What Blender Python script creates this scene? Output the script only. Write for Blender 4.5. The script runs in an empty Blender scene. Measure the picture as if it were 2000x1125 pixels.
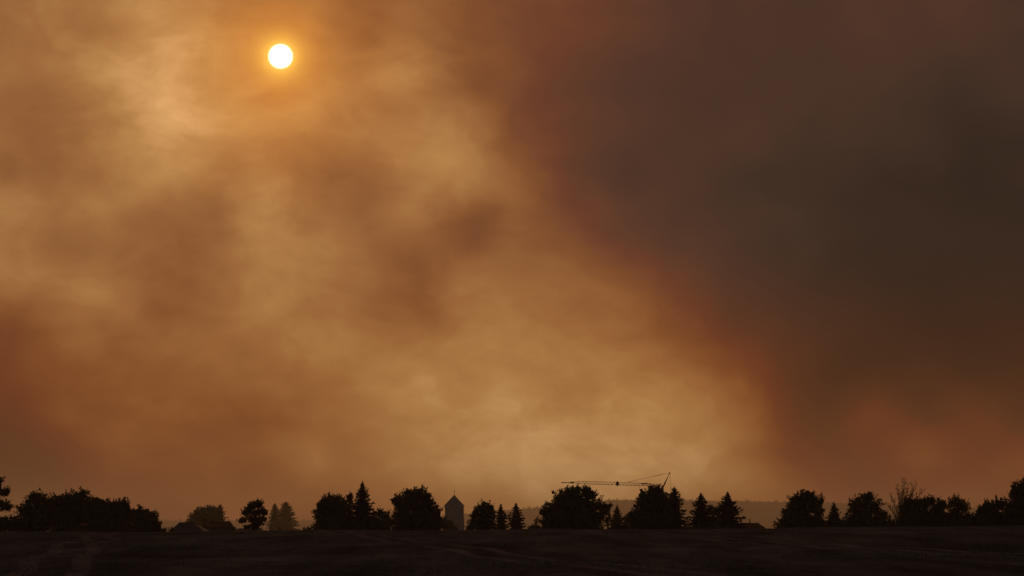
import bpy, math, random
import numpy as np

R = math.radians
# ------------------------------------------------------------------ camera
FPX = 5000.0                      # focal length in pixels of a 2000 px wide frame
PITCH = R(5.57)
CAMZ = 1.7
scene = bpy.context.scene
cam_d = bpy.data.cameras.new("camera")
cam_d.sensor_width = 36.0
cam_d.lens = 36.0 * FPX / 2000.0
cam_d.clip_start = 0.5
cam_d.clip_end = 60000.0
cam = bpy.data.objects.new("camera", cam_d)
scene.collection.objects.link(cam)
cam.location = (0, 0, CAMZ)
cam.rotation_euler = (R(90) + PITCH, 0, 0)
scene.camera = cam

CP, SP = math.cos(PITCH), math.sin(PITCH)
def ray(px, py):
    X = (px - 1000.0) / FPX
    Y = (562.5 - py) / FPX
    return np.array((X, CP - Y * SP, SP + Y * CP))
def P(px, py, D):
    """place a photographed point at D metres north of the viewer"""
    d = ray(px, py)
    return np.array((0, 0, CAMZ)) + d * (D / d[1])
def AZ(px):
    d = ray(px, 1037); return math.atan2(d[0], d[1])
def EL(py):
    d = ray(1000, py); return math.atan2(d[2], d[1])

sd = ray(548, 110); sd = sd / np.linalg.norm(sd)          # towards the sun
SUN_EL = math.asin(sd[2]); SUN_AZ = math.atan2(sd[0], sd[1])

# ------------------------------------------------------------------ world: smoke-filled sky
world = bpy.data.worlds.new("World")
scene.world = world
world.use_nodes = True
wt = world.node_tree
for n in list(wt.nodes): wt.nodes.remove(n)
W = wt.nodes.new; LK = wt.links.new
def val(x):
    return x
def mth(op, a, b=None, c=None, clamp=False):
    n = W("ShaderNodeMath"); n.operation = op; n.use_clamp = clamp
    for i, s in enumerate((a, b, c)):
        if s is None: continue
        if isinstance(s, (int, float)): n.inputs[i].default_value = s
        else: LK(s, n.inputs[i])
    return n.outputs[0]
def smooth(x, a, b):
    n = W("ShaderNodeMapRange"); n.interpolation_type = 'SMOOTHSTEP'
    LK(x, n.inputs[0]); n.inputs[1].default_value = a; n.inputs[2].default_value = b
    return n.outputs[0]
def vscale(col, s):
    n = W("ShaderNodeVectorMath"); n.operation = 'SCALE'
    if isinstance(col, tuple): n.inputs[0].default_value = col
    else: LK(col, n.inputs[0])
    if isinstance(s, (int, float)): n.inputs[3].default_value = s
    else: LK(s, n.inputs[3])
    return n.outputs[0]
def vadd(a, b):
    n = W("ShaderNodeVectorMath"); n.operation = 'ADD'
    LK(a, n.inputs[0]); LK(b, n.inputs[1]); return n.outputs[0]
tc = W("ShaderNodeTexCoord")
nrm = W("ShaderNodeVectorMath"); nrm.operation = 'NORMALIZE'; LK(tc.outputs['Generated'], nrm.inputs[0])
DIR = nrm.outputs[0]
sep = W("ShaderNodeSeparateXYZ"); LK(DIR, sep.inputs[0])
def noise(scale, detail, rough, off, dist=0.0, stretch=None):
    mp = W("ShaderNodeMapping"); LK(DIR, mp.inputs[0]); mp.inputs['Location'].default_value = off
    if stretch:
        mp.inputs['Rotation'].default_value = stretch[0]; mp.inputs['Scale'].default_value = stretch[1]
    n = W("ShaderNodeTexNoise"); n.inputs['Scale'].default_value = scale
    n.inputs['Detail'].default_value = detail; n.inputs['Roughness'].default_value = rough
    n.inputs['Distortion'].default_value = dist
    LK(mp.outputs[0], n.inputs['Vector'])
    return n.outputs['Fac']
DEG = 180 / math.pi
az = mth('MULTIPLY', mth('ARCTAN2', sep.outputs[0], sep.outputs[1]), DEG)
el = mth('MULTIPLY', mth('ARCSINE', sep.outputs[2]), DEG)
azw = mth('ADD', az, mth('MULTIPLY', mth('SUBTRACT', noise(22, 6, .55, (3.1, 0, 0)), .5), 1.1))
elw = mth('ADD', el, mth('MULTIPLY', mth('SUBTRACT', noise(22, 6, .55, (0, 7.7, 0)), .5), 1.1))
# smoke thickness, by bearing (columns, every 1.14 degrees) and height above the horizon (rows)
ROWS = [30, 95, 160, 220, 290, 360, 420, 485, 550, 615, 680, 745, 810, 870, 930, 1020]
TAU = [
 [.29,.26,.22,.18,.31,.32,.34,.44,.39,.47,.54,.59,.65,.71,.79,.79,.83,.78,.79,.77,.82],
 [.35,.28,.29,.04,.12,.33,.33,.43,.35,.44,.55,.61,.66,.74,.80,.81,.83,.81,.81,.83,.85],
 [.26,.23,.00,.11,.24,.33,.33,.25,.23,.49,.52,.65,.74,.82,.83,.85,.84,.83,.85,.92,.85],
 [.43,.36,.34,.02,.04,.18,.18,.32,.32,.29,.56,.68,.72,.79,.85,.82,.84,.86,.91,.94,.87],
 [.31,.34,.15,.12,.26,.32,.39,.28,.21,.20,.49,.62,.76,.82,.82,.83,.91,.87,.89,.98,.98],
 [.48,.37,.34,.15,.28,.21,.37,.41,.30,.20,.36,.59,.81,.78,.88,.97,.93,.98,.98,.99,.96],
 [.12,.21,.20,.43,.44,.13,.34,.42,.27,.64,.37,.57,.67,.79,.87,.83,.92,.96,.97,.99,.99],
 [.34,.44,.44,.36,.35,.21,.23,.34,.51,.38,.47,.49,.66,.77,.81,.92,.91,.99,.99,.99,.99],
 [.20,.23,.21,.38,.36,.22,.24,.29,.41,.30,.29,.36,.40,.59,.76,.87,.97,.99,.99,.99,.99],
 [.51,.40,.32,.44,.39,.20,.28,.38,.48,.31,.26,.31,.34,.43,.69,.85,.91,.95,.99,.99,.99],
 [.57,.36,.40,.32,.29,.37,.17,.21,.15,.23,.24,.23,.23,.40,.58,.71,.86,.95,.97,.99,.99],
 [.54,.51,.40,.46,.41,.29,.38,.20,.15,.17,.10,.25,.23,.20,.30,.61,.91,.99,.88,.99,.92],
 [.70,.49,.50,.41,.41,.48,.36,.26,.18,.17,.12,.17,.12,.09,.24,.43,.81,.57,.92,.67,.83],
 [.84,.67,.44,.51,.55,.38,.29,.29,.16,.10,.08,.03,.10,.16,.24,.50,.71,.69,.49,.69,.64],
 [.86,.83,.58,.55,.47,.53,.24,.33,.20,.02,.00,.00,.00,.00,.08,.30,.56,.69,.59,.56,.52],
 [.86,.83,.69,.66,.61,.53,.66,.60,.46,.41,.28,.12,.12,.36,.50,.42,.45,.69,.69,.56,.66]
]
u0, u1 = AZ(0) * DEG, AZ(2000) * DEG
u01 = mth('DIVIDE', mth('SUBTRACT', azw, u0), u1 - u0, clamp=True)
vr = [EL(y) * DEG for y in ROWS]
v01 = mth('DIVIDE', mth('SUBTRACT', elw, vr[-1]), vr[0] - vr[-1], clamp=True)
def ramp(fac, stops, mode):
    n = W("ShaderNodeValToRGB"); cr = n.color_ramp; cr.interpolation = mode
    LK(fac, n.inputs[0])
    while len(cr.elements) < len(stops): cr.elements.new(0.5)
    for e, (p, c) in zip(cr.elements, stops):
        e.position = p
        e.color = (c, c, c, 1) if isinstance(c, (int, float)) else (*c, 1)
    return n.outputs[0]
num = den = None
vpos = [(v - vr[-1]) / (vr[0] - vr[-1]) for v in vr]
for j in range(len(ROWS)):
    tj = ramp(u01, [(i / 20.0, TAU[j][i]) for i in range(21)], 'CARDINAL')
    order = sorted(range(len(ROWS)), key=lambda k: vpos[k])
    wj = ramp(v01, [(vpos[k], 1.0 if k == j else 0.0) for k in order], 'B_SPLINE')
    t = mth('MULTIPLY', tj, wj)
    num = t if num is None else mth('ADD', num, t)
    den = wj if den is None else mth('ADD', den, wj)
tau_in = mth('DIVIDE', num, den)
# the same smoke carried on round the rest of the sky
tau_out = mth('ADD', .62, mth('MULTIPLY', mth('SUBTRACT', noise(3.0, 5, .5, (1, 2, 3)), .5), .8))
inside = mth('MULTIPLY', mth('SUBTRACT', 1.0, smooth(mth('ABSOLUTE', az), 11.5, 24.0)),
             mth('SUBTRACT', 1.0, smooth(el, 12.5, 25.0)))
mixn = W("ShaderNodeMix"); mixn.data_type = 'FLOAT'
LK(inside, mixn.inputs[0]); LK(tau_out, mixn.inputs[2]); LK(tau_in, mixn.inputs[3])
tau = mixn.outputs[0]
wisp = mth('ADD', mth('MULTIPLY', mth('SUBTRACT', noise(30, 8, .6, (5, 1, 9), .45, ((0, R(25), 0), (1.0, 1.0, 1.5))), .5), .34),
           mth('MULTIPLY', mth('SUBTRACT', noise(95, 5, .55, (2, 8, 4), .5, ((0, R(-30), 0), (1, 1, 1.7))), .5), .12))
amp = mth('SUBTRACT', 1.05, mth('MULTIPLY', tau, .85))
tau = mth('ADD', tau, mth('MULTIPLY', wisp, amp), clamp=True)
def lin(c):
    return tuple((x / 255 / 12.92) if x / 255 <= .04045 else ((x / 255 + .055) / 1.055) ** 2.4 for x in c)
STOPS = [(0, (216,166,107)), (.15, (182,132,78)), (.30, (157,105,60)), (.45, (131,80,46)), (.60, (104,59,41)),
         (.75, (79,51,40)), (.90, (56,42,35)), (1.0, (36,30,27))]
# low over the horizon the light has come through more smoke: thick parts turn red-brown instead of grey
LOW = STOPS[:1] + [(.15, (182,130,74)), (.30, (158,102,53)), (.45, (132,75,36)), (.60, (107,51,26)), (.75, (85,42,23)), (.90, (66,34,20)), (1.0, (47,26,16))]
mixc = W("ShaderNodeMix"); mixc.data_type = 'RGBA'
LK(smooth(el, 3.0, 7.0), mixc.inputs[0])
LK(ramp(tau, [(p, lin(c)) for p, c in LOW], 'LINEAR'), mixc.inputs[6])
LK(ramp(tau, [(p, lin(c)) for p, c in STOPS], 'LINEAR'), mixc.inputs[7])
smoke = mixc.outputs[2]
# forward-scattered sunlight round the disc; the smoke dims with the angle from the sun
dt = W("ShaderNodeVectorMath"); dt.operation = 'DOT_PRODUCT'
LK(DIR, dt.inputs[0]); dt.inputs[1].default_value = tuple(sd)
th = mth('MULTIPLY', mth('ARCCOSINE', mth('MINIMUM', dt.outputs['Value'], 1.0)), DEG)
dim = mth('SUBTRACT', 1.0, mth('MULTIPLY', smooth(th, 20.0, 75.0), .8))
smoke = vscale(smoke, dim)
away = smooth(th, 30.0, 100.0)
thin = mth('SUBTRACT', 1.15, tau)
thw = mth('MULTIPLY', th, mth('ADD', .75, mth('MULTIPLY', noise(26, 4, .5, (9, 9, 1)), .5)))
g1 = mth('MULTIPLY', mth('EXPONENT', mth('DIVIDE', mth('MULTIPLY', thw, -1.0), 1.25)), thin)
g2 = mth('EXPONENT', mth('DIVIDE', mth('MULTIPLY', th, -1.0), .185))
glow = vadd(vscale((.66, .20, .002), g1), vscale((2.3, 1.75, .22), g2))
disc = vscale((3.4, 3.0, 2.6), mth('SUBTRACT', 1.0, smooth(th, .195, .295)))
total = vadd(vadd(smoke, glow), disc)
# the clear air far above, all but hidden by the smoke
sky = W("ShaderNodeTexSky"); sky.sky_type = 'NISHITA'; sky.sun_disc = False
sky.sun_elevation = SUN_EL; sky.sun_rotation = SUN_AZ; sky.dust_density = 6.0
clear = vscale(sky.outputs[0], mth('MULTIPLY', away, .028))
total = vadd(total, clear)
bg = W("ShaderNodeBackground"); LK(total, bg.inputs[0]); bg.inputs[1].default_value = 1.0
wo = W("ShaderNodeOutputWorld"); LK(bg.outputs[0], wo.inputs[0])
world.cycles.sampling_method = 'MANUAL'; world.cycles.sample_map_resolution = 2048

# ------------------------------------------------------------------ sun, exposure
sun_d = bpy.data.lights.new("sun", 'SUN'); sun_d.energy = .38; sun_d.angle = R(.53); sun_d.color = (1.0, .49, .18)
sun = bpy.data.objects.new("sun", sun_d); scene.collection.objects.link(sun)
from mathutils import Vector
sun.rotation_euler = Vector((-sd[0], -sd[1], -sd[2])).to_track_quat('-Z', 'Y').to_euler()
sun.location = tuple(sd * 400)
vs = scene.view_settings
vs.view_transform = 'Standard'; vs.look = 'None'; vs.exposure = 0.0; vs.gamma = 1.0; vs.use_curve_mapping = False
scene.render.engine = 'CYCLES'
scene.cycles.use_denoising = True
scene.cycles.max_bounces = 6; scene.cycles.volume_bounces = 1; scene.cycles.diffuse_bounces = 2
scene.cycles.sample_clamp_indirect = 4.0

# ------------------------------------------------------------------ helpers
rng = np.random.default_rng(7)
C = scene.collection
def np_mesh(name, V, F):
    V = np.asarray(V, dtype=np.float32).reshape(-1, 3)
    F = np.asarray(F, dtype=np.int32); k = F.shape[1]; n = len(F)
    me = bpy.data.meshes.new(name)
    me.vertices.add(len(V)); me.vertices.foreach_set("co", V.ravel())
    me.loops.add(n * k); me.loops.foreach_set("vertex_index", F.ravel())
    me.polygons.add(n)
    me.polygons.foreach_set("loop_start", np.arange(0, n * k, k, dtype=np.int32))
    me.update(calc_edges=True)
    return me
def link(name, me, m, parent=None, kind=None, origin=None):
    o = bpy.data.objects.new(name, me); C.objects.link(o)
    if m: me.materials.append(m)
    if parent is not None: o.parent = parent
    if kind: o["kind"] = kind
    return o
def thing(name, loc, label, cat, group=None):
    o = bpy.data.objects.new(name, None); C.objects.link(o)
    o.location = tuple(float(v) for v in loc); o.empty_display_size = .5
    o["label"] = label; o["category"] = cat
    if group: o["group"] = group
    return o
class MB:
    """collects boxes, bars and tubes into one mesh of quads and triangles"""
    def __init__(s): s.v = []; s.f = []
    def tube(s, pts, rad, n=6):
        pts = [np.asarray(p, float) for p in pts]; b = len(s.v)
        for i, p in enumerate(pts):
            t = pts[min(i + 1, len(pts) - 1)] - pts[max(i - 1, 0)]
            t = t / (np.linalg.norm(t) + 1e-9)
            a = np.cross(t, (0, 0, 1.0) if abs(t[2]) < .9 else (1.0, 0, 0)); a /= np.linalg.norm(a)
            c = np.cross(t, a)
            for k in range(n):
                an = 2 * math.pi * k / n
                s.v.append(p + rad[i] * (math.cos(an) * a + math.sin(an) * c))
        for i in range(len(pts) - 1):
            for k in range(n):
                k2 = (k + 1) % n
                s.f.append((b + i * n + k, b + i * n + k2, b + (i + 1) * n + k2, b + (i + 1) * n + k))
        s.f.append(tuple(b + k for k in range(n))[::-1]); e = b + (len(pts) - 1) * n
        s.f.append(tuple(e + k for k in range(n)))
    def box(s, lo, hi):
        b = len(s.v); x0, y0, z0 = lo; x1, y1, z1 = hi
        s.v += [np.array(p, float) for p in ((x0,y0,z0),(x1,y0,z0),(x1,y1,z0),(x0,y1,z0),(x0,y0,z1),(x1,y0,z1),(x1,y1,z1),(x0,y1,z1))]
        s.f += [tuple(b + i for i in q) for q in ((0,3,2,1),(4,5,6,7),(0,1,5,4),(1,2,6,5),(2,3,7,6),(3,0,4,7))]
    def prism(s, poly, y0, y1):
        """closed outline in x,z pushed from y0 to y1"""
        b = len(s.v); n = len(poly)
        s.v += [np.array((x, y0, z), float) for x, z in poly] + [np.array((x, y1, z), float) for x, z in poly]
        s.f.append(tuple(b + i for i in range(n))); s.f.append(tuple(b + n + i for i in range(n))[::-1])
        for i in range(n):
            j = (i + 1) % n; s.f.append((b + i, b + n + i, b + n + j, b + j))
    def build(s, name, m, parent=None, off=(0, 0, 0), rz=0, kind=None):
        me = bpy.data.meshes.new(name)
        o3 = np.asarray(off, float)
        me.from_pydata([tuple(v - o3) for v in s.v], [], s.f); me.update()
        return link(name, me, m, parent, kind)

# ------------------------------------------------------------------ materials
def mat(name, c1, c2=None, scale=1.0, rough=.8, bump=0.0, detail=4, spec=.3):
    m = bpy.data.materials.new(name); m.use_nodes = True
    t = m.node_tree; bs = t.nodes["Principled BSDF"]
    bs.inputs["Roughness"].default_value = rough
    bs.inputs["Specular IOR Level"].default_value = spec
    tcn = t.nodes.new("ShaderNodeTexCoord")
    nz = t.nodes.new("ShaderNodeTexNoise"); nz.inputs["Scale"].default_value = scale; nz.inputs["Detail"].default_value = detail
    t.links.new(tcn.outputs["Object"], nz.inputs["Vector"])
    rp = t.nodes.new("ShaderNodeValToRGB")
    rp.color_ramp.elements[0].position = .32; rp.color_ramp.elements[1].position = .68
    rp.color_ramp.elements[0].color = (*c1, 1); rp.color_ramp.elements[1].color = (*(c2 or c1), 1)
    t.links.new(nz.outputs["Fac"], rp.inputs[0]); t.links.new(rp.outputs[0], bs.inputs["Base Color"])
    if bump:
        b = t.nodes.new("ShaderNodeBump"); b.inputs["Strength"].default_value = bump
        t.links.new(nz.outputs["Fac"], b.inputs["Height"]); t.links.new(b.outputs[0], bs.inputs["Normal"])
    return m
M = {
 'leaf':   mat('broadleaf foliage', (.030,.042,.016), (.060,.075,.030), .9, .75, spec=.15),
 'needle': mat('conifer needles', (.022,.034,.018), (.045,.058,.030), 1.2, .8, spec=.1),
 'bark':   mat('bark', (.045,.035,.027), (.09,.072,.055), 5.0, .95, .5, spec=.1),
 'dry':    mat('thin dry foliage', (.07,.06,.03), (.11,.09,.05), 1.5, .8, spec=.1),
 'plaster':mat('weathered church plaster', (.20,.19,.175), (.27,.255,.235), .5, .95, .2),
 'slate':  mat('slate', (.045,.045,.05), (.075,.072,.075), 3.0, .6, .3),
 'tile':   mat('brown roof tile', (.08,.045,.032), (.12,.065,.045), 4.0, .95, .5, spec=.05),
 'grey tile': mat('grey roof tile', (.055,.052,.05), (.085,.08,.078), 4.0, .95, .5, spec=.05),
 'render': mat('house render', (.14,.13,.115), (.19,.175,.155), 1.0, .95, .1),
 'brick':  mat('chimney brick', (.14,.07,.05), (.22,.11,.08), 8.0, .9, .4),
 'red steel': mat('red painted steel', (.24,.035,.02), (.33,.06,.035), 2.0, .55),
 'dark steel': mat('dark steel', (.05,.04,.035), (.09,.07,.06), 3.0, .5),
 'wood':   mat('weathered wood', (.10,.08,.06), (.16,.13,.10), 9.0, .9, .4),
 'far wood': mat('far conifer wood', (.022,.034,.018), (.045,.058,.030), .02, .9, spec=.1),
 'grass blade': mat('dry grass blades', (.12,.115,.09), (.20,.19,.155), .35, 1.0, spec=0),
}
def field_material():
    m = bpy.data.materials.new("dry mown field"); m.use_nodes = True
    t = m.node_tree; bs = t.nodes["Principled BSDF"]; bs.inputs["Roughness"].default_value = 1.0
    bs.inputs["Specular IOR Level"].default_value = 0.0
    tcn = t.nodes.new("ShaderNodeTexCoord")
    def nz(scale, detail, sc=(1, 1, 1), rot=0, rough=.6):
        mp = t.nodes.new("ShaderNodeMapping"); mp.inputs["Scale"].default_value = sc; mp.inputs["Rotation"].default_value = (0, 0, rot)
        t.links.new(tcn.outputs["Object"], mp.inputs[0])
        n = t.nodes.new("ShaderNodeTexNoise"); n.inputs["Scale"].default_value = scale; n.inputs["Detail"].default_value = detail
        n.inputs["Roughness"].default_value = rough
        t.links.new(mp.outputs[0], n.inputs["Vector"]); return n.outputs["Fac"]
    def rp(f, a, b, ca, cb):
        r = t.nodes.new("ShaderNodeValToRGB"); r.color_ramp.elements[0].position = a; r.color_ramp.elements[1].position = b
        r.color_ramp.elements[0].color = (*ca, 1); r.color_ramp.elements[1].color = (*cb, 1); t.links.new(f, r.inputs[0]); return r.outputs[0]
    def mix(mode, f, a, b):
        x = t.nodes.new("ShaderNodeMix"); x.data_type = 'RGBA'; x.blend_type = mode; x.inputs[0].default_value = f
        t.links.new(a, x.inputs[6]); t.links.new(b, x.inputs[7]); return x.outputs[2]
    base = rp(nz(.06, 6), .35, .68, (.082,.080,.064), (.14,.136,.112))
    swath = rp(nz(.35, 5, (1, .10, 1), R(8)), .38, .62, (.45,.45,.45), (1.35,1.35,1.35))
    fine = rp(nz(1.6, 8), .3, .7, (.5,.5,.5), (1.35,1.35,1.35))
    c = mix('MULTIPLY', .8, mix('MULTIPLY', .8, base, swath), fine)
    # worn tramlines running up the field in pairs
    def mt(op, a, b=None):
        n = t.nodes.new("ShaderNodeMath"); n.operation = op
        for i, v in enumerate((a, b)):
            if v is None: continue
            if isinstance(v, (int, float)): n.inputs[i].default_value = v
            else: t.links.new(v, n.inputs[i])
        return n.outputs[0]
    sx = t.nodes.new("ShaderNodeSeparateXYZ"); t.links.new(tcn.outputs["Object"], sx.inputs[0])
    q = mt('ADD', mt('ADD', mt('MULTIPLY', sx.outputs[0], .989), mt('MULTIPLY', sx.outputs[1], .144)), mt('MULTIPLY', nz(.012, 1), 7.0))
    dist = mt('ABSOLUTE', mt('SUBTRACT', mt('PINGPONG', q, 10.5), 1.0))
    worn = mt('MULTIPLY', mt('LESS_THAN', mt('ADD', dist, mt('MULTIPLY', nz(.8, 4), .5)), .62), mt('MULTIPLY', nz(.12, 3), 1.1))
    pale = t.nodes.new("ShaderNodeMix"); pale.data_type = 'RGBA'; t.links.new(worn, pale.inputs[0])
    t.links.new(c, pale.inputs[6]); pale.inputs[7].default_value = (.21, .19, .155, 1); c = pale.outputs[2]
    t.links.new(c, bs.inputs["Base Color"])
    b = t.nodes.new("ShaderNodeBump"); b.inputs["Strength"].default_value = .9; b.inputs["Distance"].default_value = .12
    t.links.new(nz(2.2, 8), b.inputs["Height"]); t.links.new(b.outputs[0], bs.inputs["Normal"])
    return m
M['field'] = field_material()
M['land'] = mat('farmland', (.05,.055,.03), (.11,.095,.055), .004, 1.0, spec=0)

# ------------------------------------------------------------------ ground
CREST = 300.0
_cpx = [-400, 0, 350, 500, 700, 900, 1100, 1300, 1500, 1750, 2000, 2400]
_cpy = [1041, 1040, 1040, 1038.5, 1036.5, 1037.5, 1035.5, 1035.5, 1034.5, 1031.5, 1028.5, 1025]
_caz = [AZ(p) for p in _cpx]; _cel = [EL(p) for p in _cpy]
_hpx = [-400, 0, 300, 600, 850, 980, 1060, 1150, 1200, 1330, 1450, 1600, 1750, 2000, 2400]
_hpy = [1028, 1026, 1024, 1023, 1016, 1004, 996, 986, 982, 984, 985.5, 988, 993, 1003, 1010]
_haz = [AZ(p) for p in _hpx]; _hel = [EL(p) for p in _hpy]
HILL = 14000.0
def sst(x): x = np.clip(x, 0, 1); return x * x * (3 - 2 * x)
def gz(x, y):
    x = np.asarray(x, float); y = np.asarray(y, float)
    r = np.hypot(x, y); a = np.arctan2(x, y)
    zc = CAMZ + CREST * np.tan(np.interp(a, _caz, _cel))
    zh = CAMZ + HILL * np.tan(np.interp(a, _haz, _hel))
    z = zc * sst(r / CREST) - (zc + 8.5) * sst((r - CREST) / 260.0)
    z = z + (zh + 8.5) * sst((r - 11000.0) / (HILL - 11000.0)) - 30 * sst((r - HILL) / 1200.0)
    w = sst((r - 20) / 60.0) * (1 - sst((r - 400) / 100.0))
    und = .05 * np.sin(x * .21 + 1.3 * np.sin(y * .05)) + .06 * np.sin(y * .13 + x * .06 + 2) + .035 * np.sin(x * .53 - y * .31)
    # two wheel tracks and a shallow furrow crossing the field
    for (x0, y0, x1, y1, wd, dp) in ((-45, 150, -14, 285, .9, .16), (-43.3, 150, -12.3, 285, .9, .16), (2, 145, 22, 140, 1.6, .12), (4, 170, 16, 118, 1.3, .22), (24, 150, 60, 280, 1.4, .14)):
        dx, dy = x1 - x0, y1 - y0; L = math.hypot(dx, dy)
        s = np.clip(((x - x0) * dx + (y - y0) * dy) / L ** 2, 0, 1)
        d = np.hypot(x - x0 - s * dx, y - y0 - s * dy)
        und = und - dp * np.exp(-(d / wd) ** 2)
    return z + und * w
def sheet(name, r_list, az_list, m):
    rr, aa = np.meshgrid(r_list, az_list, indexing='ij')
    X = rr * np.sin(aa); Y = rr * np.cos(aa); Z = gz(X, Y)
    V = np.stack([X, Y, Z], -1).reshape(-1, 3)
    nr, na = len(r_list), len(az_list)
    i, k = np.meshgrid(np.arange(nr - 1), np.arange(na - 1), indexing='ij')
    a = (i * na + k).ravel()
    F = np.stack([a, a + 1, a + na + 1, a + na], -1)[:, ::-1]
    o = link(name, np_mesh(name, V, F), m, kind='structure')
    for p in o.data.polygons: p.use_smooth = True
    return o
azf = np.radians(np.concatenate([np.arange(-180, -16, 4), np.arange(-16, 16, .08), np.arange(16, 180.1, 4)]))
azc = np.radians(np.concatenate([np.arange(-180, -16, 4), np.arange(-16, 16, .4), np.arange(16, 180.1, 4)]))
sheet('field', np.concatenate([[.05, 5, 20, 40, 60, 80, 95], np.linspace(105, 312, 140), np.linspace(318, 560, 30)]), azf, M['field'])
sheet('valley_ground', np.concatenate([[559], np.linspace(620, 2000, 14), np.linspace(2500, 11000, 14)]), azc, M['land'])
sheet('hills', np.concatenate([[10995], np.linspace(11200, 15600, 28)]), azc, M['land'])

def ground_pt(px, D):
    d = ray(px, 1037); x = d[0] * D / d[1]
    return np.array((x, D, float(gz(x, D))))

# ------------------------------------------------------------------ vegetation
def leaves(cent, dirs, length, width):
    """pointed, slightly folded leaf sprays: one quad each"""
    n = len(cent)
    d = dirs / (np.linalg.norm(dirs, axis=1, keepdims=True) + 1e-9)
    s = np.cross(d, rng.normal(size=(n, 3))); s /= (np.linalg.norm(s, axis=1, keepdims=True) + 1e-9)
    up = np.cross(d, s)
    L = length[:, None]; Wd = width[:, None]
    V = np.stack([cent - d * L * .5, cent + s * Wd * .5 + up * L * .08, cent + d * L * .5, cent - s * Wd * .5 + up * L * .08], 1).reshape(-1, 3)
    F = np.arange(4 * n, dtype=np.int32).reshape(-1, 4)
    return V, F
def crown_points(lobes3, ls, dens):
    cen, dr, ln = [], [], []
    anchors = []
    for (c, r) in lobes3:
        area = 4 * math.pi * (r[0] * r[1] + r[0] * r[2] + r[1] * r[2]) / 3
        k = int(max(14, area * 1.55 * dens))
        q = rng.normal(size=(k, 3)); q /= np.linalg.norm(q, axis=1, keepdims=True)
        rad = 1.0 - .55 * rng.random(k) ** 1.6 + .045 * rng.normal(size=k)
        pc = c + q * rad[:, None] * r
        anchors += list(pc[: max(3, k // 25)])
        m = 18
        out = q * .55 + np.array((0, 0, .75)) + rng.normal(size=(k, 3)) * .35
        out /= np.linalg.norm(out, axis=1, keepdims=True)
        ext = ls * (1.2 + .9 * rng.random(k))
        tt = rng.random((k, m, 1)) - .25
        off = out[:, None, :] * tt * ext[:, None, None] * 1.5 + rng.normal(size=(k, m, 3)) * (ext[:, None, None] * .27)
        cen.append((pc[:, None, :] + off).reshape(-1, 3))
        dr.append((out[:, None, :] * 1.0 + rng.normal(size=(k, m, 3)) * .75).reshape(-1, 3))
        ln.append(ls * (.7 + .7 * rng.random(k * m)))
        # inner foliage
        k2 = int(k * 5 * dens)
        q = rng.normal(size=(k2, 3)); q /= np.linalg.norm(q, axis=1, keepdims=True)
        pi = c + q * (rng.random(k2) ** .45 * .86)[:, None] * r
        cen.append(pi); dr.append(rng.normal(size=(k2, 3))); ln.append(ls * (1.9 + .9 * rng.random(k2)))
    return np.concatenate(cen), np.concatenate(dr), np.concatenate(ln), anchors
def lobes_to_world(lobes, D, ls=.2):
    out = []
    for l in lobes:
        cx, cy, rx, ry = l[:4]
        c = P(cx, cy, D); s = D / FPX
        dy = (l[4] if len(l) > 4 else rng.uniform(-.35, .35)) * rx * s
        rw = max(rx * s - ls * .2, rx * s * .8); rh = max(ry * s - ls * .4, ry * s * .75)
        out.append((c + np.array((0, dy, 0)), np.array((rw, max(rw, rh * .8) * .95, rh))))
    return out
def broadleaf(label, base_px, D, lobes, ls=.30, dens=1.0, m='leaf', name='broadleaf_tree', cat='tree', group=None, trunk=True, skirt=None):
    if skirt is None: skirt = trunk and dens >= .85 and ls < .3 and name == 'broadleaf_tree'
    if skirt:
        xa = min(l[0] - l[2] for l in lobes); xb = max(l[0] + l[2] for l in lobes); ya = float(np.interp((xa + xb) / 2, _cpx, _cpy))
        w_ = (xb - xa) / 2; lobes = list(lobes) + [((xa + xb) / 2 - w_ * .5, ya - 7, w_ * .52, 19), ((xa + xb) / 2 + w_ * .5, ya - 7, w_ * .52, 19), ((xa + xb) / 2, ya - 10, w_ * .62, 22)]
    b = ground_pt(base_px, D)
    t = thing(name, b, label, cat, group)
    l3 = lobes_to_world(lobes, D, ls)
    cen, dr, ln, anch = crown_points(l3, ls, dens)
    keep = cen[:, 2] > gz(cen[:, 0], cen[:, 1]) + .02
    V, F = leaves(cen[keep], dr[keep], ln[keep], ln[keep] * .62)
    link('crown' if trunk else 'foliage', np_mesh('crown', V - b, F), M[m], t)
    mb = MB()
    top = max(c[2] for c, r in l3); wid = max(r[0] for c, r in l3)
    if trunk:
        cc = np.mean([c for c, r in l3], axis=0)
        r0 = max(.12, wid * .075)
        fork = b + (cc - b) * .55; fork[2] = b[2] + max(1.2, (top - b[2]) * .42)
        hi = np.array((cc[0], cc[1], top))
        mb.tube([b - (0, 0, .15), b + (0, 0, .4), (b + fork) / 2 + (.08, 0, 0), fork, (fork + hi) / 2 + (.1, .1, 0), hi], [r0 * 1.35, r0, r0 * .86, r0 * .7, r0 * .4, r0 * .1], 8)
        ends = [c for c, r in l3] + anch[:14]
    else:
        r0 = .06; fork = b; ends = anch[:8]
    for e in ends:
        st = fork + (np.array((0, 0, 1.0)) * rng.uniform(-.3, .6) if trunk else 0)
        mid = (st + e) / 2 + rng.normal(size=3) * .12 + (0, 0, .15)
        mb.tube([st, mid, e], [r0 * .42, r0 * .26, r0 * .08], 5)
    mb.build('trunk' if trunk else 'stems', M['bark'], t, b)
    return t
def bush(label, base_px, D, lobes, **k):
    k.setdefault('name', 'bush'); k.setdefault('cat', 'bush'); k.setdefault('ls', .22)
    return broadleaf(label, base_px, D, lobes, trunk=False, **k)
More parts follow.
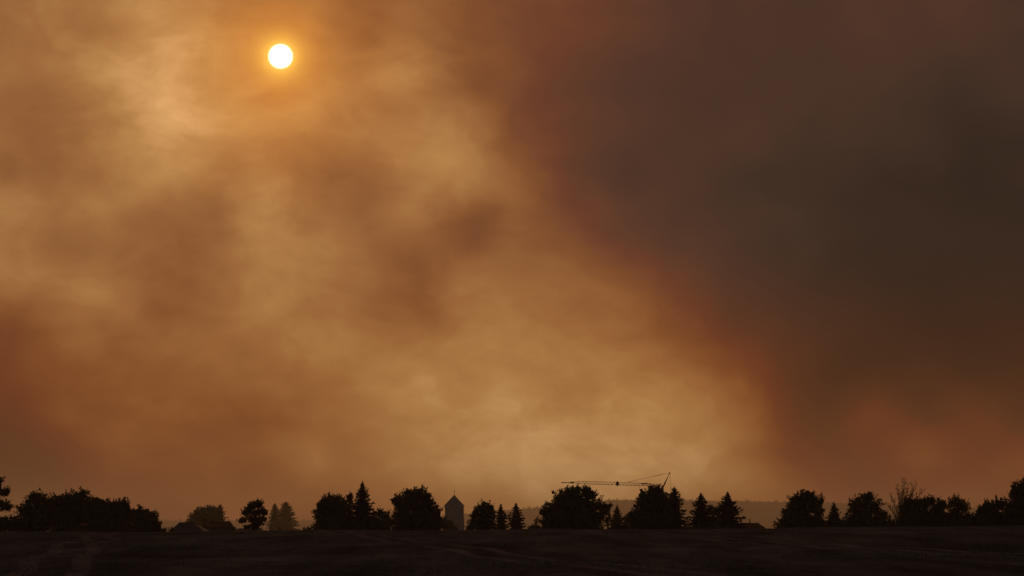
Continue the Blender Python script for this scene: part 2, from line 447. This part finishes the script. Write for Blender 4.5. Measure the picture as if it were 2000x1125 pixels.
def spruce(label, cx, D, top, hw, m='needle', power=.85, tier=.42, droop=.35, fill=1.0, name='spruce_tree', group=None, line=1037, ragged=.22, sizes=.36):
    b = ground_pt(cx, D); tp = P(cx, top, D)
    s = D / FPX; H = tp[2] - b[2]; vis = (line - top) * s
    t = thing(name, b, label, 'tree', group)
    mb = MB(); r0 = max(.11, H * .013)
    mb.tube([b - (0, 0, .15), b + (0, 0, H * .4), b + (0, 0, H * .8), tp], [r0, r0 * .75, r0 * .35, .015], 7)
    cen, dr, ln = [], [], []
    z = .12 * vis * .3
    lev = 0
    cen.append(tp[None, :] + rng.normal(size=(14, 3)) * (.05, .05, .05) - np.stack([np.zeros(14), np.zeros(14), rng.random(14) * .55], -1))
    dr.append(np.tile((0, 0, 1.0), (14, 1)) + rng.normal(size=(14, 3)) * .3); ln.append(np.full(14, .3))
    while z < H * .94:
        f = min(z / vis, 1.12)
        Rl = hw * s * (f ** power)
        nb = int(7 + 6 * min(1, f * 1.5))
        a0 = rng.random() * 6.28
        for k in range(nb):
            a = a0 + 6.283 * k / nb + rng.normal() * .18
            Lb = Rl * (1 + rng.normal() * ragged); Lb = max(.12, min(Lb, Rl * 1.35))
            n = int(max(5, Lb / .13 * 3.0 * fill))
            q = rng.random(n) ** .8
            up = .18 * Lb * (1 - f)                               # upper branches rise, lower ones hang
            zz = tp[2] - z + up * q - droop * Lb * q ** 1.5 * f + .22 * Lb * np.clip(q - .75, 0, 1) * 2
            wdt = .20 * Lb * (1 - q * .7) + .06
            lat = rng.normal(size=n) * wdt
            ux, uy = math.sin(a), math.cos(a)
            x = tp[0] + ux * Lb * q + uy * lat; y = tp[1] + uy * Lb * q - ux * lat
            cen.append(np.stack([x, y, zz - np.abs(rng.normal(size=n)) * .15], -1))
            dd = np.stack([np.full(n, ux), np.full(n, uy), np.full(n, -.15) + .5 * (q > .8)], -1) + rng.normal(size=(n, 3)) * .45
            dr.append(dd); ln.append(sizes * (.65 + .6 * rng.random(n)) * (.6 + .4 * min(1, f * 2)))
            if k % 3 == 0 and Lb > .8:
                mb.tube([(tp[0], tp[1], tp[2] - z), (tp[0] + ux * Lb * .9, tp[1] + uy * Lb * .9, tp[2] - z + up * .9 - droop * Lb * .8 * f)], [.035, .012], 4)
        z += tier * (.6 + .5 * f) * rng.uniform(.8, 1.2); lev += 1
    k2 = int(90 * H * fill * hw * s)                               # dense inner needles round the stem
    zi = rng.random(k2) ** .6 * min(H * .93, vis * 1.1); ri = hw * s * np.minimum(zi / vis, 1.1) ** power * .5 * np.sqrt(rng.random(k2)); ai = rng.random(k2) * 6.283
    cen.append(np.stack([tp[0] + ri * np.cos(ai), tp[1] + ri * np.sin(ai), tp[2] - zi - .2], -1)); dr.append(rng.normal(size=(k2, 3)) + (0, 0, -.4)); ln.append(np.full(k2, sizes * 1.25))
    cen = np.concatenate(cen); dr = np.concatenate(dr); ln = np.concatenate(ln)
    keep = cen[:, 2] > gz(cen[:, 0], cen[:, 1]) + .02
    V, F = leaves(cen[keep], dr[keep], ln[keep], ln[keep] * .5)
    link('crown', np_mesh('crown', V - b, F), M[m], t)
    mb.build('trunk', M['bark'], t, b)
    return t
def bare_tree(label, base_px, D, leaders, name='bare_tree', leafy=900):
    """slender tree in thin leaf: several long leaders, each feathered with rising twigs"""
    b = ground_pt(base_px, D); t = thing(name, b, label, 'tree')
    rd = random.Random(5); mb = MB(); tips = []
    fork = P(base_px, 1022, D)
    mb.tube([b - (0, 0, .15), (b + fork) / 2 + (.05, 0, 0), fork], [.17, .14, .11], 7)
    def twig(p, d, L, r, k):
        e1 = p + d * L * .5 + np.array([rd.gauss(0, .05) * L for _ in range(3)])
        d2 = d + np.array((0, 0, .25)); d2 /= np.linalg.norm(d2); e2 = e1 + d2 * L * .5
        mb.tube([p, e1, e2], [r, r * .75, r * .4], 4); tips.extend([e1, e2])
        if k > 0:
            for f in (.3, .5, .7, .88):
                q = p + (e1 - p) * f * 2 if f < .5 else e1 + (e2 - e1) * (f - .5) * 2
                nd = d + np.array((rd.gauss(0, .55), rd.gauss(0, .55), rd.uniform(0, .6))); nd /= np.linalg.norm(nd)
                twig(q, nd, L * rd.uniform(.35, .6), max(.012, r * .6), k - 1)
    for (px, py) in leaders:
        e = P(px, py, D) + (0, rd.uniform(-1.2, 1.2), 0); Lt = np.linalg.norm(e - fork)
        mid = fork * .55 + e * .45 + np.array((rd.gauss(0, .15), rd.gauss(0, .15), .35))
        pts = [(1 - f) ** 2 * fork + 2 * f * (1 - f) * mid + f * f * e for f in np.linspace(0, 1, 9)]
        mb.tube(pts, [.085 * (1 - .86 * i / 8) for i in range(9)], 5)
        for i in range(2, 9):
            ax = pts[i] - pts[i - 1]; ax /= np.linalg.norm(ax)
            for sgn in (-1, 1):
                nd = ax + np.array((sgn * rd.uniform(.35, .75), rd.gauss(0, .45), rd.uniform(0, .35))); nd /= np.linalg.norm(nd)
                twig(pts[i], nd, Lt * rd.uniform(.10, .21) * (1.15 - .07 * i), .026, 2 if i < 8 else 1)
    mb.build('trunk', M['bark'], t, b)
    tips = np.array(tips); cen = tips[rng.integers(0, len(tips), leafy)] + rng.normal(size=(leafy, 3)) * .07
    ln = .08 + .07 * rng.random(leafy)
    Vv, F = leaves(cen, rng.normal(size=(leafy, 3)) + (0, 0, .3), ln, ln * .6)
    link('crown', np_mesh('crown', Vv - b, F), M['dry'], t)
    return t

# ---- left end of the field edge
broadleaf('tall open-crowned tree with tiered ragged boughs over the clipped hedge', -22, 330,
          [(-14,952,18,15),(8,962,12,8),(-18,972,20,14),(6,988,15,12),(-25,1000,26,16),(14,992,8,7),(-2,940,9,6)], ls=.24, dens=1.05, skirt=False)
bush('low flat-topped hedge running between the open tree and a round tree', 5, 322,
     [(-20,1024,18,19),(4,1025,16,20),(24,1025,15,20),(38,1027,12,18)], name='hedge', cat='hedge', ls=.2, dens=2.0)
broadleaf('round-headed dark tree with a pale trunk next to the clipped hedge', 57, 318,
          [(66,992,30,30),(72,974,18,15),(52,1000,19,20),(84,1003,20,24),(64,1018,28,18)], ls=.24)
broadleaf('low broad tree wedged against the round-headed tree with pale trunk', 112, 335,
          [(108,985,24,19),(122,982,18,16),(105,1010,28,25),(130,1010,20,22)])
broadleaf('highest-topped tree in the middle of the long dark thicket', 152, 330,
          [(148,980,25,18),(161,967,10,9),(158,1000,32,30),(140,1012,24,24),(172,1005,20,26)])
broadleaf('sloping tree with small sky gaps beside the thicket top', 192, 340,
          [(190,985,20,14),(182,1002,24,26),(206,994,18,16),(200,1015,25,22)])
broadleaf('low-topped tree whose crown steps down toward a domed tree', 234, 330,
          [(228,990,22,14),(244,990,13,12),(232,1010,28,24),(250,1008,15,18)])
broadleaf('domed tree with a drooping edge ending the thicket near the houses', 278, 326,
          [(282,1004,23,17),(270,1012,22,22),(298,1012,14,16),(288,1025,22,14),(307,1024,6,8)], ls=.22)
# ---- houses behind the crest, left
bush('twiggy low shrub beside short fence posts and the hipped roof', 334, 345, [(318,1036,4,4),(336,1035,5,7)], ls=.12, dens=.5, m='dry')
def post(label, px, D, top, w=.12, m='wood'):
    b = ground_pt(px, D); tp = P(px, top, D); h = tp[2] - b[2]
    t = thing('fence_post', b, label, 'post', None)
    mb = MB(); mb.box((-w / 2, -w / 2, -.1), (w / 2, w / 2, h)); mb.build('stake', M[m], t)
    mc = MB(); mc.prism([(-w * .62, h + .003), (w * .62, h + .003), (0, h + w * .7)], -w * .62, w * .62); mc.build('cap', M[m], t)
    return t
post('thick short post between the domed tree and hipped roof', 323.5, 340, 1033, .30)
post('thin taller post standing close to the hipped roof', 328.5, 340, 1030, .10)
post('dark lone post standing at the foot of the hazy conifers', 547, 340, 1032, .34)

def house(label, D, x0, x1, ridge_x0, ridge_x1, ridge_y, eave_y, depth, tile, chimneys=(), pipe=None):
    """hipped or half-hipped house; outline numbers are photographed columns and rows"""
    s = D / FPX; a = P(x0, eave_y, D); c = P(x1, eave_y, D); r0 = P(ridge_x0, ridge_y, D); r1 = P(ridge_x1, ridge_y, D)
    xm = (a[0] + c[0]) / 2; g = min(float(gz(a[0], D)), float(gz(c[0], D)), float(gz(a[0], D + depth)))
    b = np.array((xm, D, g)); t = thing('house', b, label, 'house')
    ze = a[2] - g; zr = r0[2] - g; ov = .45
    X0, X1 = a[0] - xm, c[0] - xm; R0, R1 = r0[0] - xm, r1[0] - xm; y0, y1 = 0.0, depth; ym = depth / 2
    w = MB(); w.box((X0 + ov, y0 + ov, -.2), (X1 - ov, y1 - ov, ze - .02)); w.build('wall', M['render'], t)
    r = MB(); th = .18
    r.v = [np.array(v, float) for v in ((X0,y0,ze),(X1,y0,ze),(X1,y1,ze),(X0,y1,ze),(R0,ym,zr),(R1,ym,zr),
           (X0,y0,ze-th),(X1,y0,ze-th),(X1,y1,ze-th),(X0,y1,ze-th))]
    r.f = [(0,1,5,4),(2,3,4,5),(3,0,4),(1,2,5),(6,7,1,0),(7,8,2,1),(8,9,3,2),(9,6,0,3),(9,8,7,6)]
    ro = r.build('roof', M[tile], t)
    rc = MB(); rc.tube([(R0, ym, zr + .02), (R1, ym, zr + .02)], [.12, .12], 6); rc.build('ridge_cap', M[tile], ro)
    for (cx, cy, wd) in chimneys:
        p = P(cx, cy, D + ym); k = MB(); hw_ = wd * s / 2
        k.box((p[0] - xm - hw_, ym - .4, zr - 2.2), (p[0] - xm + hw_, ym + .4, p[2] - g)); co = k.build('chimney', M['brick'], t)
        k = MB(); k.box((p[0] - xm - hw_ - .08, ym - .48, p[2] - g + .003), (p[0] - xm + hw_ + .08, ym + .48, p[2] - g + .14)); k.build('chimney_cap', M['grey tile'], co)
    if pipe:
        p = P(pipe[0], pipe[1], D + ym); k = MB(); k.tube([(p[0] - xm, ym, zr - .3), (p[0] - xm, ym, p[2] - g)], [.1, .1], 8); k.build('vent_pipe', M['dark steel'], t)
    # windows and a door on the side facing the field
    for i in range(3):
        wx = X0 + ov + (X1 - X0 - 2 * ov) * (.2 + .3 * i)
        f = MB(); f.box((wx - .6, y0 + ov - .06, ze - 2.0), (wx + .6, y0 + ov + .02, ze - .7)); fo = f.build('window', M['wood'], t)
        q = MB(); q.box((wx - .5, y0 + ov - .075, ze - 1.9), (wx + .5, y0 + ov - .063, ze - .8)); q.build('pane', M['dark steel'], fo)
    return t
house('dark hipped-roof house beside short posts, ridge just above the crest', 365, 328, 401, 341, 372, 1021.5, 1040, 9.0, 'grey tile')
house('brown-roofed house with a broad chimney below the hazy round tree', 400, 394, 447, 404, 445, 1020, 1029, 8.0, 'tile', chimneys=((400,1015.5,6),))
house('long low-roofed building beneath the dark pine, little above the crest', 372, 455, 511, 459, 507, 1033.5, 1038, 7.0, 'grey tile')
bush('rounded low bush at the end wall of the brown-roofed house', 452, 430, [(451,1033,8,6),(446,1027,3,9),(458,1036,6,4)], ls=.2)
broadleaf('hazy smooth-domed tree rising directly behind the brown-roofed house', 404, 1150,
          [(404,1006,27,17),(392,1014,24,17),(416,1005,19,14),(384,1022,18,14),(412,1026,28,18)], ls=.5, dens=.6)
spruce('hazy drooping conifer with wispy hooked tip beside the smooth-domed tree', 430, 1170, 985, 17, power=.55, ragged=.4, tier=.9, line=1037, sizes=.65)
broadleaf('black pine with layered foliage pads and open gaps over a low roof', 498, 325,
          [(497,987,13,9),(506,984,9,9),(489,992,9,7),(480,1001,9,8),(500,1000,17,9),(517,1003,7,5),(474,1017,9,6),(492,1014,17,8),(512,1014,12,7),(503,1023,16,6),(483,1029,8,5),(498,1031,10,6),(513,996,6,4)],
          ls=.17, dens=1.35, m='needle', name='pine_tree')
spruce('slim hazy conifer at the shoulder of a broader pale one, near the pine', 537, 1900, 983, 15, power=.62, tier=.9, sizes=.9, fill=.9, ragged=.34)
spruce('broad pale conifer standing in haze with a rounded tip', 558, 1950, 980, 25, power=.6, tier=.9, sizes=.9, fill=.9, ragged=.3)
bush('hazy scrubby bush in the gap between pale conifers and wide leafy tree', 600, 700, [(598,1036,8,4),(604,1034,4,4)], ls=.3, dens=.6)
# ---- centre left
broadleaf('wide leafy tree with spiky twig tips near the tallest spruce', 646, 322,
          [(648,990,32,23),(634,990,20,18),(660,982,16,15),(642,975,12,9),(625,1005,14,16),(650,1018,36,20),(668,1005,18,24)], ls=.23)
broadleaf('narrow pointed tree squeezed between leafy tree and tall spruce', 681, 330, [(680,985,11,17),(682,972,6,8),(680,1012,15,25)], ls=.22)
spruce('tallest spruce with a clear spire beside the narrow pointed tree', 708, 325, 941, 38, power=.85, ragged=.26)
broadleaf('low gappy tree filling the dip between tall spruce and round tree', 745, 345,
          [(738,1003,13,12),(752,1008,12,13),(744,1022,22,14),(730,1020,14,16),(762,1022,10,13)], ls=.22, dens=.75)
broadleaf('large ball-shaped tree close beside the church tower and its sloping shrub', 814, 322,
          [(812,985,38,30),(818,968,25,15),(790,985,22,17),(842,995,20,22),(782,1002,18,20),(812,1015,48,20),(848,1012,17,18),(800,968,14,10),(774,977,8,6)], ls=.24)
bush('grey sloping shrub in front of the church tower foot', 868, 560, [(862,1020,12,14),(872,1027,14,11),(884,1034,12,7)], ls=.34, dens=.9)
# ---- church tower
def church():
    D = 1150.0; cx = 885.8; s = D / FPX
    x0 = P(868.8, 1000, D)[0]; x1 = P(905.3, 1000, D)[0]; xm = (x0 + x1) / 2
    g = float(gz(xm, D)); b = np.array((xm, D, g))
    t = thing('church_tower', b, 'pale gabled church tower with a thin cross on its peak', 'church tower')
    hw = (x1 - x0) / 2; ze = P(cx, 987.5, D)[2] - g; za = P(cx, 967.5, D)[2] - g; zs = P(cx, 1014, D)[2] - g; dep = hw * 2
    w = MB(); w.prism([(-hw, zs), (hw, zs), (hw, ze - .1), (0, za - .28), (-hw, ze - .1)], 0, dep); w.build('wall', M['plaster'], t)
    l = MB(); l.prism([(-hw, -.3), (hw + .22, -.3), (hw + .22, zs - .003), (-hw, zs - .003)], -.12, dep + .1); l.build('lower_wall', M['plaster'], t)
    ln = MB(); ln.prism([(-hw - .03, zs + .002), (hw + .28, zs + .002), (hw + .03, zs + .2), (-hw - .03, zs + .2)], -.16, -.003); ln.build('string_course', M['plaster'], t)
    for sgn in (-1, 1):
        ex = sgn * (hw + .38); e = ze - .38
        r = MB(); poly = [(ex, e), (ex, e + .30), (0, za + .16), (0, za - .2)]
        if sgn > 0: poly = poly[::-1]
        r.prism(poly, -.28, dep + .28); r.build('roof_slope', M['slate'], t)
    # belfry opening high in each gable, closed with louvres set back in the wall
    c = MB(); top = P(cx, 953.5, D)[2] - g
    c.tube([(0, dep / 2, za), (0, dep / 2, za + .5)], [.26, .12], 8)
    c.tube([(0, dep / 2, za + .4), (0, dep / 2, top)], [.085, .06], 6)
    c.tube([(-.62, dep / 2, za + (top - za) * .58), (.62, dep / 2, za + (top - za) * .58)], [.07, .07], 6)
    c.build('cross', M['dark steel'], t)
church()
# ---- centre
broadleaf('spiky-outlined tree with a low side branch between church tower and narrow conifer', 944, 325,
          [(944,1000,22,18),(950,990,14,12),(930,1005,12,13),(958,1000,11,16),(946,1020,26,16),(926,1018,7,6),(918,1032,6,3)], ls=.22, dens=.9)
spruce('small narrow conifer between spiky tree and broader pointed conifer', 978, 360, 985, 14, power=.55, ragged=.25)
spruce('pointed grey-green conifer standing at the open gap before the huge dome tree', 1008, 430, 983, 23, power=.65, ragged=.25, tier=.5)
bush('sparse twiggy shrub low in the gap beside the huge dome tree', 1038, 350, [(1036,1033,7,4),(1041,1030,4,5)], ls=.14, dens=.45, m='dry')
broadleaf('small pale see-through tree at the flank of the huge dome tree', 1051, 380, [(1050,1022,7,12),(1047,1032,7,8)], ls=.16, dens=.5, m='dry')
broadleaf('huge wide dome tree standing under the crane jib tip', 1122, 325,
          [(1122,985,44,30),(1126,962,22,13),(1100,975,22,18),(1155,968,12,9),(1162,985,18,14),(1085,995,22,22),(1118,1015,60,22),(1165,1005,20,24),(1072,1012,16,20),(1062,1000,8,6),(1178,992,7,9),(1145,958,8,6)], ls=.25)
broadleaf('thin leggy tree between the huge dome tree and the small spruce', 1186, 350, [(1184,998,8,10),(1190,990,5,5),(1188,1018,9,18)], ls=.17, dens=.55)
spruce('small spruce in the gap below the middle of the crane jib', 1205, 420, 987, 18, power=.7, ragged=.3)
broadleaf('pale hazy round tree in the gap beneath the crane trolley', 1226, 900, [(1224,1014,7,9),(1230,1008,6,8),(1227,1026,10,12)], ls=.4, dens=.8)
bush('dark low bush at the foot of the small spruce below the crane', 1222, 340, [(1220,1032,12,8),(1208,1034,10,6)], ls=.2)
# ---- crane
def crane():
    D = 800.0; s = D / FPX
    def q(px, py, dy=0): return P(px, py, D) + (0, dy, 0)
    foot = ground_pt(1292, D)
    t = thing('tower_crane', foot, 'red lattice tower crane with a long level jib above the trees', 'crane')
    # mast
    mz = q(1292, 952)[2]; w = .62; mb = MB(); H = mz - foot[2]
    cs = [(-w,-w),(w,-w),(w,w),(-w,w)]
    for (x, y) in cs: mb.tube([foot + (x, y, -.2), foot + (x, y, H)], [.09, .09], 5)
    nz_ = int(H / 1.3)
    for i in range(nz_):
        za, zb = H * i / nz_, H * (i + 1) / nz_
        for k in range(4):
            p, r = cs[k], cs[(k + 1) % 4]
            if i % 2: p, r = r, p
            mb.tube([foot + (*p, za), foot + (*r, zb)], [.045, .045], 4)
    mb.build('mast', M['red steel'], t, foot)
    # jib: triangular lattice, top chord and two bottom chords
    tops = [(1294,947.5),(1262,944),(1212,942),(1140,940),(1120,941.2),(1094,942.4)]
    bots = [(1294,950),(1262,948.5),(1212,947.5),(1140,945.2),(1120,944),(1094,943)]
    def along(tab, px):
        xs = [a for a, _ in tab][::-1]; ys = [c for _, c in tab][::-1]; return float(np.interp(px, xs, ys))
    j = MB(); xs = np.arange(1294, 1093, -7.6)
    hw = lambda px: .55 if px > 1138 else .25
    for a, c in zip(xs[:-1], xs[1:]):
        j.tube([q(a, along(tops, a)), q(c, along(tops, c))], [.055, .055], 4)
        for sg in (-1, 1):
            j.tube([q(a, along(bots, a), sg * hw(a)), q(c, along(bots, c), sg * hw(c))], [.055, .055], 4)
            m_ = (a + c) / 2
            j.tube([q(a, along(bots, a), sg * hw(a)), q(m_, along(tops, m_))], [.055, .055], 4)
            j.tube([q(m_, along(tops, m_)), q(c, along(bots, c), sg * hw(c))], [.055, .055], 4)
        j.tube([q(a, along(bots, a), -hw(a)), q(a, along(bots, a), hw(a))], [.045, .045], 4)
    jo = j.build('jib', M['red steel'], t, foot)
    f = MB()
    for px, a, c in ((1265, 943.2, 945.4), (1259, 943.6, 945.8)):
        p = q(px, a); r = q(px - 6, c); f.box((r[0], D - .35, r[2]), (p[0], D + .35, p[2]))
    f.build('winch', M['dark steel'], t, foot)
    f = MB(); p = q(1203, 941.2); r = q(1209, 947.6)
    f.box((p[0], D - .75, r[2]), (r[0], D + .75, p[2])); f.box((p[0] + .25, D - .5, r[2] - .35), (r[0] - .3, D + .5, r[2] - .003)); f.box((p[0] + .4, D - .3, p[2] + .003), (r[0] - .4, D + .3, p[2] + .35))
    f.build('trolley', M['dark steel'], t, foot)
    f = MB(); p = q(1117, 940.8); r = q(1114, 944); f.box((p[0] - .5, D - .35, r[2]), (p[0] + .6, D + .35, p[2])); f.build('fold_joint', M['dark steel'], t, foot)
    # raked head strut, tie rope to the jib, hanging rope
    st = MB()
    for dy in (-.5, .5):
        st.tube([q(1292, 957, dy), q(1299.5, 942, dy * .8), q(1308.6, 922.5, dy * .3)], [.26, .22, .16], 6)
    for i in range(7):
        f_ = i / 7; st.tube([q(1292 + 16 * f_, 957 - 33 * f_, -.45 * (1 - .6 * f_)), q(1292 + 16 * f_, 957 - 33 * f_, .45 * (1 - .6 * f_))], [.055, .055], 4)
    st.tube([q(1291, 956), q(1300, 941.5)], [.34, .12], 6)
    st.build('head_strut', M['red steel'], t, foot)
    r = MB(); r.tube([q(1308.2, 923.4), q(1290, 927.2), q(1226, 941.6)], [.045, .045, .045], 5); r.tube([q(1294, 926.4), q(1278, 930)], [.075, .075], 5); r.build('tie_rope', M['dark steel'], t, foot)
    r = MB(); r.tube([q(1309, 923.5), q(1310, 960)], [.035, .035], 5); r.build('hanging_rope', M['dark steel'], t, foot)
crane()
# ---- centre right
broadleaf('massive upright tree hiding the crane mast below its jib', 1272, 322,
          [(1276,985,34,32),(1280,960,20,12),(1262,972,18,16),(1296,975,18,18),(1252,1000,20,24),(1272,1015,46,22),(1300,1005,20,28),(1240,1018,12,18)], ls=.24)
spruce('rough spruce touching the massive upright tree that hides the crane mast', 1317, 328, 951, 30, power=.6, ragged=.25)
spruce('evenly tapered spruce between rough spruce and small leafy tree', 1369, 330, 963, 32, power=.7, ragged=.22)
broadleaf('small leafy tree wedged between two spruces near the vent-pipe house', 1390, 336, [(1390,998,9,10),(1393,1012,12,14),(1386,1025,14,14),(1399,1000,6,8)], ls=.2, dens=.8)
spruce('shaggy spruce with long low boughs reaching over the vent-pipe house roof', 1421, 326, 961, 37, power=.7, ragged=.28, droop=.2)
bush('low dark scrub strip at the feet of the two spruces', 1380, 318, [(1345,1035,14,6),(1370,1033,18,7),(1400,1033,20,8),(1428,1034,16,7)], ls=.2)
house('hipped-roof house with a thin vent pipe beside the shaggy spruce', 400, 1436, 1503, 1447, 1488, 1022.5, 1036, 8.5, 'tile', pipe=(1464.5, 1013.5))
broadleaf('broad layered tree with a low skirt next to the vent-pipe house', 1566, 322,
          [(1572,985,32,26),(1578,968,14,11),(1553,978,18,14),(1595,980,16,14),(1548,1000,22,18),(1565,1015,40,20),(1538,1022,18,13),(1600,1003,14,18),(1526,1031,12,6)], ls=.23)
spruce('small broad-shouldered conifer between two large leafy trees', 1629, 345, 982, 24, power=.75, ragged=.3)
bush('dark undergrowth below the small broad-shouldered conifer', 1625, 322, [(1610,1026,14,11),(1632,1024,18,12),(1652,1024,12,12)], ls=.2)
broadleaf('round leafy tree with a pierced skirt beside the bare tree', 1690, 326,
          [(1690,985,28,22),(1692,972,16,11),(1670,988,18,14),(1710,992,18,16),(1664,1005,15,18),(1690,1012,34,20),(1722,1008,10,11)], ls=.22, dens=.85)
bare_tree('tall nearly leafless tree with fine upright twigs above the thicket', 1758, 335,
          [(1767,939),(1774,950),(1791,946),(1753,952),(1739,968),(1734,988),(1784,958),(1800,960),(1760,962)])
bush('thin scrubby bush below the nearly leafless tree', 1738, 332, [(1736,1018,12,12),(1746,1024,12,10),(1728,1028,10,6)], ls=.17, dens=.6)
broadleaf('dense mounded tree overlapping the foot of the leafless tree', 1792, 322,
          [(1790,992,28,22),(1780,985,20,14),(1805,982,16,13),(1775,1010,26,22),(1805,1012,30,20),(1818,980,9,8)], ls=.24)
broadleaf('lower tree filling the saddle between the mounded and finger-topped trees', 1832, 332, [(1832,992,16,16),(1838,985,10,9),(1832,1012,22,20)], ls=.24)
broadleaf('rounded tree with upright finger-like twigs along its top', 1868, 325,
          [(1868,990,24,18),(1866,978,16,11),(1884,990,12,13),(1866,1012,32,20),(1893,1012,8,14)], ls=.2, dens=.95)
broadleaf('spreading tree rising in a slope toward the tallest end tree', 1938, 322,
          [(1936,995,24,18),(1918,1000,18,14),(1955,985,18,16),(1940,1015,36,18),(1910,1014,12,12)], ls=.25)
broadleaf('tallest dense dark tree, next to the spreading tree at the field end', 1998, 320,
          [(1998,965,24,22),(2004,948,18,14),(1984,958,10,13),(1990,995,30,28),(2012,1000,30,30),(1975,1000,18,20)], ls=.26)
# long scrub and hedges at the crest that close the gaps under the crowns
for (x, w, h, lab) in ((215, 110, 11, 'long dark scrub hedge under the thicket of dome-shaped trees'), (690, 75, 9, 'dark scrub hedge at the foot of the tallest spruce'),
                  (1690, 70, 10, 'dark scrub hedge under the round leafy tree with pierced skirt'), (1840, 90, 12, 'dark scrub hedge below the finger-topped and mounded trees')):
    lb = []
    cyb = float(np.interp(x, _cpx, _cpy))
    for k in range(int(2 * w / 16)):
        px = x - w + 8 + 16 * k
        lb.append((px, np.interp(px, _cpx, _cpy) - 1, 14, (h + 9) * rng.uniform(.8, 1.15)))
    bush(lab, x, 316, lb, name='hedge', cat='hedge', ls=.2, dens=1.5)

# ------------------------------------------------------------------ far wood on the hill
def far_wood():
    n = 9000
    a = rng.uniform(AZ(-150), AZ(2150), n)
    r = np.where(rng.random(n) < .6, HILL + rng.normal(size=n) * 60, rng.uniform(11700, 14000, n))
    x = r * np.sin(a); y = r * np.cos(a); z = gz(x, y)
    h = rng.uniform(10, 23, n) * np.where(rng.random(n) < .06, 1.5, 1); w = h * rng.uniform(.22, .38, n)
    k = 6; an = np.arange(k) * 2 * math.pi / k
    ring = np.stack([np.cos(an), np.sin(an), np.zeros(k)], -1)
    V = np.empty((n, k + 1, 3)); c = np.stack([x, y, z], -1)
    V[:, :k] = c[:, None] + ring[None] * w[:, None, None] * rng.uniform(.8, 1.2, (n, k, 1)) + np.array((0, 0, 1.0)) * (h * .08)[:, None, None]
    V[:, k] = c + np.stack([rng.normal(size=n) * .5, rng.normal(size=n) * .5, h], -1)
    i = np.arange(n)[:, None] * (k + 1)
    F = np.stack([i + np.arange(k), i + (np.arange(k) + 1) % k, i + k + 0 * np.arange(k)], -1).reshape(-1, 3)
    o = link('far_woodland', np_mesh('far_woodland', V.reshape(-1, 3), F), M['far wood'], kind='stuff')
    o["label"] = 'far conifer woodland fading into smoke along the hill top'; o["category"] = 'woodland'
far_wood()
# ------------------------------------------------------------------ dry grass on the field
def grass():
    n = 52000
    a = rng.uniform(AZ(-250), AZ(2250), n)
    r = 80 + 232 * rng.random(n) ** .75
    x = r * np.sin(a); y = r * np.cos(a)
    patch = .5 + .5 * np.sin(x * .19 + 2 * np.sin(y * .041)) * np.sin(y * .11 + 1.7 * np.sin(x * .07))
    keep = rng.random(n) < .25 + .75 * patch; x, y, patch = x[keep], y[keep], patch[keep]; n = len(x)
    base = np.stack([x, y, gz(x, y) - .02], -1)
    V = []; nb = 4
    for k in range(nb):
        h = rng.uniform(.04, .11, n) * (.6 + .7 * patch) * np.where(rng.random(n) < .015, 2.4, 1); an = rng.random(n) * 6.283
        dx, dy = np.cos(an), np.sin(an); o = np.stack([rng.normal(size=n) * .1, rng.normal(size=n) * .1, np.zeros(n)], -1)
        side = np.stack([-dy, dx, 0 * dx], -1) * .022
        lean = np.stack([dx * h * .5, dy * h * .5, h], -1)
        V.append(np.stack([base + o - side, base + o + side, base + o + lean], 1))
    V = np.concatenate(V).reshape(-1, 3); F = np.arange(len(V), dtype=np.int32).reshape(-1, 3)
    o = link('dry_grass', np_mesh('dry_grass', V, F), M['grass blade'], kind='stuff')
    o["label"] = 'short dry grass tufts scattered over the dark field'; o["category"] = 'grass'
grass()

# ------------------------------------------------------------------ smoky air
def haze():
    m = bpy.data.materials.new("smoky haze"); m.use_nodes = True
    t = m.node_tree
    for n in list(t.nodes): t.nodes.remove(n)
    pv = t.nodes.new("ShaderNodeVolumePrincipled")
    pv.inputs["Color"].default_value = (.92, .85, .76, 1); pv.inputs["Density"].default_value = 7e-5
    pv.inputs["Anisotropy"].default_value = .5
    out = t.nodes.new("ShaderNodeOutputMaterial"); t.links.new(pv.outputs[0], out.inputs["Volume"])
    mb = MB(); mb.box((-16000, -16000, -45), (16000, 16000, 240))
    o = mb.build('haze', m, kind='stuff'); o["label"] = 'thin brown smoke haze filling the air over the valley'; o["category"] = 'haze'
haze()
